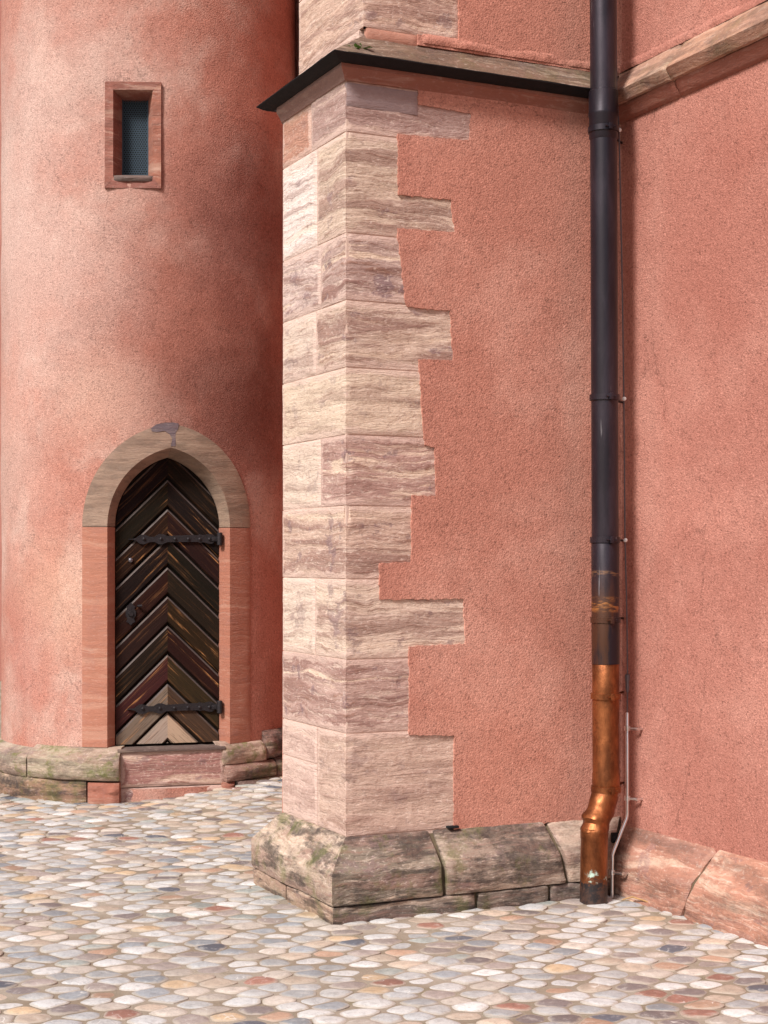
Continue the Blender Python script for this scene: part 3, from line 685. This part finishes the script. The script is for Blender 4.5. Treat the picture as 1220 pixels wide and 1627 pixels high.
plinth_block(360, 0, .235, .385, (.27, .18, .14), M_tplinth, .075, 75, s1=1.02, top=.08)
plinth_block(0, 0, .245, .44, (.20, .12, .10), M_base, .07, 76, s0=1.03, s1=1.6, top=.05)
plinth_block(363, 0, .12, .232, (.25, .15, .12), M_base, .10, 77, s1=1.10, top=.03)
plinth_block(0, 0, .10, .242, (.22, .14, .12), M_base, .10, 78, s0=1.11, s1=1.7, top=.03)
plinth_block(360, 378, -.06, .116, (.26, .10, .07), M_plain, .080, 79, amp=.02, top=.0)
plinth_block(380, 0, -.06, .116, (.19, .13, .115), M_base, .11, 80, s1=1.7, top=.0)
stone('plinth_bed', tow, M_dirtmortar, lambda bm: (grid(bm, lambda u, v: cyl(-2.4 + (SD - .36 + 2.4) * u, -.1 + .44 * v, TR + .05 - .04 * v), 60, 6), grid(bm, lambda u, v: cyl(SD + .40 + (1.75 - SD - .4) * u, -.1 + .47 * v, TR + .05 - .04 * v), 40, 6)))

# door leaf of chevron boards
DOUT = [(-.362, Z0)] + [(.362, Z0)] + [(x, ZS + z) for x, z in OPN] + [(-x, ZS + z) for x, z in OPN[-2::-1]]
def clip(poly_, outline):
    res = poly_; n = len(outline)
    for i in range(n):
        a, b = outline[i], outline[(i + 1) % n]
        if math.hypot(b[0] - a[0], b[1] - a[1]) < 1e-7: continue
        nxt = []; ins = lambda p: (b[0] - a[0]) * (p[1] - a[1]) - (b[1] - a[1]) * (p[0] - a[0])
        for k in range(len(res)):
            p, q = res[k], res[(k + 1) % len(res)]; ip, iq = ins(p), ins(q)
            if ip >= 0: nxt.append(p)
            if (ip >= 0) != (iq >= 0):
                t = ip / (ip - iq); nxt.append((p[0] + (q[0] - p[0]) * t, p[1] + (q[1] - p[1]) * t))
        res = nxt
        if len(res) < 3: return []
    return res
door = bpy.data.objects.new('door', None)
D0 = .935; SL = .98; PITCH = .2022
lite = [(-.355, Z0 + .008), (.355, Z0 + .008)] + [(x * .985, ZS + z * .985) for x, z in OPN] + [(-x * .985, ZS + z * .985) for x, z in OPN[-2::-1]]
bm = new_bm(); back = [loc(x, D0 - .03, z) for x, z in DOUT]; prism(bm, back, [loc(x, D0 - .07, z) for x, z in DOUT], (.012, .008, .006)); leaf = None
bmesh.ops.recalc_face_normals(bm, faces=bm.faces); door = link('door', bm, M_wood, tow, smooth=False)
door['label'] = 'dark weathered door of chevron boards in a pointed arch'
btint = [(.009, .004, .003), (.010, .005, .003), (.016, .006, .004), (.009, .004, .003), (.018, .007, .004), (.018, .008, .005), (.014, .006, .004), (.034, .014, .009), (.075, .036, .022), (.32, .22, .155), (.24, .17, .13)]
for k in range(11):
    A = 2.414 - PITCH * k
    for sgn in (-1, 1):
        bm = new_bm(); uvl = bm.loops.layers.uv['UVMap']; bv = .019; W = PITCH - .012
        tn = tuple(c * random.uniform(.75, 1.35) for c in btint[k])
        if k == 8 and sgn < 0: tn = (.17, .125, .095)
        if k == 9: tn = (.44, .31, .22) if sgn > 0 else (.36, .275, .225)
        strips = [(0, .004, -.026, -.014, (.012, .009, .009)), (.004, bv, -.014, .0, (.115, .092, .086) if k < 9 else (.20, .15, .12)), (bv, W - .016, .0, .0, tn), (W - .016, W, .0, -.02, tuple(c * .6 for c in tn))]
        for (w0, w1, d0, d1, tt) in strips:
            x1 = .5
            ply = [(0, A - w1), (sgn * x1, A - w1 - SL * x1), (sgn * x1, A - w0 - SL * x1), (0, A - w0)]
            if sgn < 0: ply = ply[::-1]
            ply = clip(ply, lite)
            if len(ply) < 3: continue
            wf = lambda p: A - SL * abs(p[0]) - p[1]
            pts = []
            for p in ply:
                q = (wf(p) - w0) / (w1 - w0); pts.append(loc(p[0], D0 + d0 + (d1 - d0) * q, p[1]))
            fc = poly(bm, pts, tt)
            for l, p in zip(fc.loops, ply): l[uvl].uv = (abs(p[0]) * 1.41 + k * 3.7 + sgn * 1.3, wf(p) * .71 + k * .37)
        if len(bm.faces): 
            bmesh.ops.recalc_face_normals(bm, faces=bm.faces); ob_ = link('board', bm, M_wood, door, smooth=False)
        else: bm.free()
def strap(zc_, x0, x1, pin):
    bm = new_bm(); L = x1 - x0
    prof = [(0, .002), (.05, .004), (.085, .010), (.10, .018), (.13, .031), (.17, .034), (.205, .026), (.23, .019), (.29, .018), (.31, .026), (.34, .035), (.38, .036), (.41, .027), (.43, .022), (.70, .024), (.78, .024), (.80, .030), (.83, .026), (.86, .026), (.90, .034), (.94, .034), (.97, .022), (1.0, .017)]
    loop_ = [(x0 + L * u, -h) for u, h in prof] + [(x0 + L * u, h) for u, h in prof[::-1]]
    prism(bm, [loc(x, D0 + .016, zc_ + z + .004 * math.sin(x * 9)) for x, z in loop_], [loc(x, D0 - .004, zc_ + z + .004 * math.sin(x * 9)) for x, z in loop_], (1, 1, 1), 0, True)
    for u in (.17, .36, .52, .67, .80, .91): tube(bm, [loc(x0 + L * u, D0 + .014, zc_), loc(x0 + L * u, D0 + .024, zc_), loc(x0 + L * u, D0 + .027, zc_)], [.012, .010, .004], 10)
    bmesh.ops.recalc_face_normals(bm, faces=bm.faces); h = link('strap_hinge', bm, M_iron, door, smooth=False)
    bm = new_bm(); tube(bm, [loc(x1 + .012, D0 + .045, zc_ - .045), loc(x1 + .012, D0 + .045, zc_ - .04), loc(x1 + .012, D0 + .045, zc_ + .04), loc(x1 + .012, D0 + .045, zc_ + .046)], [.014, .020, .020, .014], 14)
    box(bm, loc(x1 - .01, D0 + .022, zc_), t_, n_, Z, .03, .012, .015, bev=.003); bmesh.ops.recalc_face_normals(bm, faces=bm.faces); link('hinge_pintle', bm, M_iron, door)
strap(1.797, -.27, .345, 1); strap(.625, -.28, .345, 1)
bm = new_bm(); xk, zk = -.255, 1.275
lp = [(0, -.075), (.012, -.06), (.03, -.05), (.022, -.03), (.034, -.01), (.036, .02), (.024, .04), (.03, .055), (.012, .07), (0, .085)]
lp = lp + [(-x, z) for x, z in lp[-2:0:-1]]
prism(bm, [loc(xk + x, D0 + .010, zk + z) for x, z in lp], [loc(xk + x, D0 - .004, zk + z) for x, z in lp])
tube(bm, [loc(xk, D0 + .008, zk + .005), loc(xk, D0 + .022, zk + .005)], [.02, .016], 14)
tube(bm, [loc(xk + .05, D0 + .0, zk + .06), loc(xk + .052, D0 + .03, zk + .06), loc(xk + .075, D0 + .03, zk + .062)], .008, 8)
bmesh.ops.recalc_face_normals(bm, faces=bm.faces); link('lock_plate', bm, M_iron, door, smooth=False)
bm = new_bm(); tube(bm, [loc(xk, D0, 1.65), loc(xk, D0 + .012, 1.65), loc(xk, D0 + .018, 1.65)], [.017, .014, .005], 14); link('door_stud', bm, M_wire, door)

# window of the turret
PW = R_(2.2); nw = Vector((math.sin(PW), -math.cos(PW), 0)); tw = Vector((math.cos(PW), math.sin(PW), 0))
def wl_(x, d, z): return Q + nw * d + tw * x + Z * z
win = thing('w', '', '') if False else None
FO, FI, OP = WH, .135, .090           # outer edge, arris, opening
fz0, fz1 = WZ0, WZ1; iz0, iz1 = WZ0 + .075, WZ1 - .055; oz0, oz1 = WZ0 + .082, WZ1 - .088
DF, DB = 1.094, .965
bm = new_bm(); prism(bm, [wl_(x, DB - .06, z) for x, z in ((-.16, oz0 - .03), (.16, oz0 - .03), (.16, oz1 + .03), (-.16, oz1 + .03))], [wl_(x, DB - .065, z) for x, z in ((-.16, oz0 - .03), (.16, oz0 - .03), (.16, oz1 + .03), (-.16, oz1 + .03))], cap_back=True)
window = link('window', bm, M_void, tow, smooth=False); window['label'] = 'small barred window with sandstone frame and blue perforated sheet'
def frame_side(name, x0, x1, z0, z1, inner0, inner1, tint, sd):
    """front face quad plus splayed reveal to the opening; inner = the two arris points and the two opening points"""
    bm = new_bm(); rows = []
    (ax0, az0, bx0, bz0), (ax1, az1, bx1, bz1) = inner0, inner1
    def f(u, v):
        k = round(v * 14); o = (x0 + (x1 - x0) * u, z0 + (z1 - z0) * u); a = (ax0 + (ax1 - ax0) * u, az0 + (az1 - az0) * u); b = (bx0 + (bx1 - bx0) * u, bz0 + (bz1 - bz0) * u)
        if k == 0: p, d = o, DF - .05
        elif k <= 6: q = (k - 1) / 5; p, d = (o[0] + (a[0] - o[0]) * q, o[1] + (a[1] - o[1]) * q), DF
        elif k <= 13: q = (k - 6) / 7; p, d = (a[0] + (b[0] - a[0]) * q, a[1] + (b[1] - a[1]) * q), DF + (DB - DF) * q
        else: p, d = b, DB - .05
        P_ = wl_(p[0], d, p[1]); nz = fr(P_ * 14 + Vector((sd, 0, 0))) * .005 if 0 < k < 14 else 0
        return wl_(p[0], d + nz, p[1])
    grid(bm, f, 34, 14, tint); bmesh.ops.recalc_face_normals(bm, faces=bm.faces); return link(name, bm, M_frame, window)
M_frame = sandstone('sandstone_window_frame', strata=.35, smear=0, grime=.22, rough_bump=.8)
frame_side('frame_stone', -FO - .003, -FO, fz0, fz1, (-FI, iz0, -OP, oz0), (-FI, iz1, -OP, oz1), (.31, .125, .095), 1)
frame_side('frame_stone', FO, FO, fz0, fz1, (FI, iz0, OP, oz0), (FI, iz1, OP, oz1), (.34, .135, .095), 2)
frame_side('frame_stone', -FO, FO, fz1, fz1 - .001, (-FI, iz1, -OP, oz1), (FI, iz1, OP, oz1), (.28, .11, .085), 3)
frame_side('frame_stone', -FO, FO, fz0, fz0 + .001, (-FI, iz0, -OP, oz0), (FI, iz0, OP, oz0), (.30, .12, .095), 4)
def sillf(bm):
    stone_patch(bm, lambda a, z, o: wl_(a, DF + .022 + o - abs(a / .14) ** 4 * .02, z), -.140, .140, WZ0 + .045, WZ0 + .085, (.13, .095, .085), .004, .012, .10, .012, 91)
stone('sill', window, M_plain, sillf)
def grille(bm):
    W2 = OP + .002; r = .0058; cx = .0168; ry = cx * .866; ncol = int(2 * W2 / cx); nrow = int((oz1 - oz0) / ry)
    lt = bm.verts.layers.float_color['tint']; rows_ = nrow
    for j in range(rows_):
        zc2 = oz0 + ry * (j + .5)
        for i in range(ncol + 1):
            xc = -W2 + cx * (i + .5 * (j % 2)); 
            if abs(xc) > W2 - .004: continue
            hexp = [(xc + cx / math.sqrt(3) * math.sin(math.pi / 3 * k), zc2 + cx / math.sqrt(3) * math.cos(math.pi / 3 * k)) for k in range(6)]
            hole = [(xc + r * math.sin(math.pi / 3 * k), zc2 + r * math.cos(math.pi / 3 * k)) for k in range(6)]
            for k in range(6):
                poly(bm, [wl_(p[0], DB - .01, p[1]) for p in (hexp[k], hexp[(k + 1) % 6], hole[(k + 1) % 6], hole[k])])
    for x in (-OP, OP): box(bm, wl_(x, DB - .005, (oz0 + oz1) / 2), tw, nw, Z, .008, .006, (oz1 - oz0) / 2)
    bmesh.ops.remove_doubles(bm, verts=bm.verts, dist=1e-4)
bm = new_bm(); grille(bm); bmesh.ops.recalc_face_normals(bm, faces=bm.faces); link('perforated_sheet', bm, M_grille, window, smooth=False)

# ------------------------------------------------------------------ drainpipe in the corner
def cor(u, v, z): return C - dR * u - dL * v + Z * z        # u off the church wall, v off the buttress flank
PU, PV, PRd = .212, .172, .0655
def pc(z): k = (3.9 - z) / 3.4; return cor(PU - .012 * k, PV + .006 * k, z)
pipe = thing('drainpipe', 'tall dark drainpipe with a bright copper lower end, in the corner of wall and buttress', 'drainpipe', cor(.29, .2, 0))
def tube_part(name, pts, rad, mat, n=32, parent=pipe):
    bm = new_bm(); tube(bm, pts, rad, n); bmesh.ops.recalc_face_normals(bm, faces=bm.faces); return link(name, bm, mat, parent)
tube_part('pipe_section', [pc(TOPZ - .5), pc(3.92)], PRd * .98, M_pipe)
tube_part('pipe_socket', [pc(3.93), pc(3.925), pc(3.83), pc(3.82), pc(3.81), pc(3.80), pc(3.70), pc(3.69)], [PRd * .99, PRd * 1.09, PRd * 1.09, PRd * 1.12, PRd * 1.12, PRd * 1.07, PRd * 1.07, PRd], M_pipe)
tube_part('pipe_section', [pc(3.72), pc(1.73)], PRd, M_pipe)
tube_part('pipe_section', [pc(1.745), pc(1.74), pc(1.25), pc(1.146)], [PRd, PRd * 1.035, PRd * 1.035, PRd * 1.035], M_pipe)
tube_part('copper_section', [pc(1.15), pc(1.149), pc(.99), pc(.62), pc(.61), pc(.545), pc(.54)], [PRd * .99, PRd * 1.0, PRd, PRd, PRd * 1.03, PRd * 1.03, PRd], M_copper)
lowc = lambda z: cor(.285, .205, z)
elbow_pts = []
pA, pB = pc(.55), lowc(.33)
for i in range(25):
    k = i / 24; s_ = k * k * (3 - 2 * k); z = .55 + (.33 - .55) * k
    a = pc(z); b = lowc(z); elbow_pts.append(a.lerp(b, s_))
def elbow():
    bm = new_bm(); tube(bm, elbow_pts, PRd * 1.02, 36, cap=False)
    for v in bm.verts:      # hammered folds of the bend
        c = pc(v.co.z).lerp(lowc(v.co.z), .5); d = (v.co - c); d.z = 0; d = d.normalized(); z = v.co.z
        f = .010 * math.exp(-((z - .415) / .016) ** 2) - .012 * math.exp(-((z - .385) / .018) ** 2) + .006 * math.exp(-((z - .35) / .012) ** 2) - .006 * math.exp(-((z - .455) / .02) ** 2)
        side = .35 + .65 * max(0, d.dot(Vector((-.75, -.66, 0))))
        v.co += d * (f * side + fr(v.co * 22, 3) * .005 * side)
    bmesh.ops.recalc_face_normals(bm, faces=bm.faces); return link('copper_bend', bm, M_copper, pipe)
elbow()
tube_part('copper_foot', [lowc(.36), lowc(.34), lowc(.31), lowc(.305), cor(.288, .205, .16), cor(.29, .205, -.03)], [PRd * 1.0, PRd * 1.03, PRd * 1.03, PRd * 1.0, PRd * 1.0, PRd * 1.03], M_copper)
for z, cop in ((3.74, 0), (2.44, 0), (1.748, 0), (1.36, 0), (.99, 1), (.538, 1)):
    mt = M_copper if cop else M_pipe; rr = PRd * (1.10 if z > 3.7 else 1.06)
    bm = new_bm(); ct = pc(z)
    tube(bm, [ct + Z * -.014, ct + Z * -.0135, ct + Z * .0135, ct + Z * .014], [rr - .004, rr + .004, rr + .004, rr - .004], 32)
    dd = Vector((.28, -.96, 0)); sx = Vector((.96, .28, 0))
    box(bm, ct + dd * (rr + .008) , sx, dd, Z, .010, .010, .016, bev=.003)
    tube(bm, [ct + dd * (rr + .008) - sx * .026, ct + dd * (rr + .008) + sx * .026], .0042, 8)
    tube(bm, [ct + (dR * .8 + dL * .6) * rr * .9, ct + (dR * .8 + dL * .6) * (PU + .07)], .006, 8)
    bmesh.ops.recalc_face_normals(bm, faces=bm.faces); link('pipe_bracket', bm, mt, pipe)

# ------------------------------------------------------------------ lightning conductor
lc = thing('lightning_conductor', 'thin grey lightning conductor wire running down right of the drainpipe into a bright steel rod', 'conductor', cor(.15, .153, 0))
wpts = [cor(.125, .147, 8.9), cor(.122, .147, 4.3), cor(.12, .150, 3.95), cor(.115, .163, 3.75), cor(.10, .168, 3.0), cor(.085, .160, 2.44), cor(.075, .155, 1.75), cor(.06, .150, 1.36), cor(.052, .142, 1.08), cor(.050, .137, .89)]
tube_part('wire', wpts, .0040, M_wire, 8, lc)
tube_part('rod', [cor(.05, .137, .90), cor(.05, .137, .895), cor(.05, .138, .40), cor(.055, .139, .378), cor(.135, .152, .235), cor(.148, .154, .21), cor(.150, .154, .0), cor(.150, .154, -.05)], [.006, .0088] + [.0088] * 6, M_steel, 12, lc)
tube_part('connector', [cor(.052, .141, 1.09), cor(.052, .141, 1.085), cor(.052, .141, 1.06), cor(.052, .141, 1.055), cor(.052, .141, 1.02), cor(.052, .141, 1.0)], [.006, .013, .013, .010, .010, .006], M_wire, 12, lc)
for u, v, z in ((.05, .137, .822), (.05, .138, .478), (.150, .154, .125)):
    bm = new_bm(); tube(bm, [cor(u, v, z - .012), cor(u, v, z - .011), cor(u, v, z + .011), cor(u, v, z + .012)], [.010, .0150, .0150, .010], 14)
    tube(bm, [cor(u, v + .005, z), cor(u - .02, v + .055, z)], .007, 8); tube(bm, [cor(u - .02, v + .055, z), cor(-.01, v + .056, z)], .007, 8); tube(bm, [cor(u - .018, v + .045, z), cor(u - .022, v + .062, z)], [.008, .008], 8)
    bmesh.ops.recalc_face_normals(bm, faces=bm.faces); link('rod_clamp', bm, M_steel, lc)
for z, wp in ((3.752, cor(.115, .163, 3.752)), (2.44, cor(.085, .160, 2.44)), (1.748, cor(.075, .155, 1.748))):
    bm = new_bm(); bmesh.ops.create_icosphere(bm, subdivisions=2, radius=.011); 
    for v in bm.verts: v.co += wp + Vector((0, -.010, 0))
    link('wire_clip', bm, M_clip, lc)
bm = new_bm(); a_ = cor(.105, .05, .285)
tube(bm, [cor(.09, .125, .285), cor(.125, .115, .285), cor(.127, .114, .285), cor(.10, .125, .285)], [.026, .026, .020, .018], 18, cap=True); bmesh.ops.recalc_face_normals(bm, faces=bm.faces)
stub = link('pipe_stub', bm, M_void); stub['label'] = 'short black pipe end poking out of the plinth behind the steel rod'; stub['category'] = 'pipe'

# ------------------------------------------------------------------ weed on the ledge, dry stem at the pipe foot
def weed():
    bm = new_bm(); o = FL.pt(.02, L_TIP + .03, .055)
    for i in range(26):
        a = random.uniform(0, 6.28); L = random.uniform(.015, .045); up = random.uniform(.1, .9)
        b = o + Vector((random.uniform(-.03, .05) * dR.x, random.uniform(-.03, .05) * dR.y, random.uniform(-.012, .01)))
        d = Vector((math.cos(a) * (1 - up * .6), math.sin(a) * (1 - up * .6), up)).normalized(); sw = d.cross(Z).normalized() * L * .3
        m = b + d * L * .55; tip = b + d * L + Z * (-.006)
        poly(bm, [b, m + sw, tip]); poly(bm, [b, tip, m - sw])
    ob_ = link('weed', bm, M_leaf, None, smooth=False); ob_['label'] = 'small green weed growing on the buttress ledge'; ob_['category'] = 'plant'
weed()
bm = new_bm(); tube(bm, [cor(.16, .26, .012), cor(.13, .30, .030), cor(.11, .36, .024), cor(.10, .42, .018)], [.003, .004, .0035, .002], 8); bmesh.ops.recalc_face_normals(bm, faces=bm.faces)
ob_ = link('twig', bm, M_twig); ob_['label'] = 'thin dry stem lying on the cobbles beside the drainpipe foot'; ob_['category'] = 'twig'
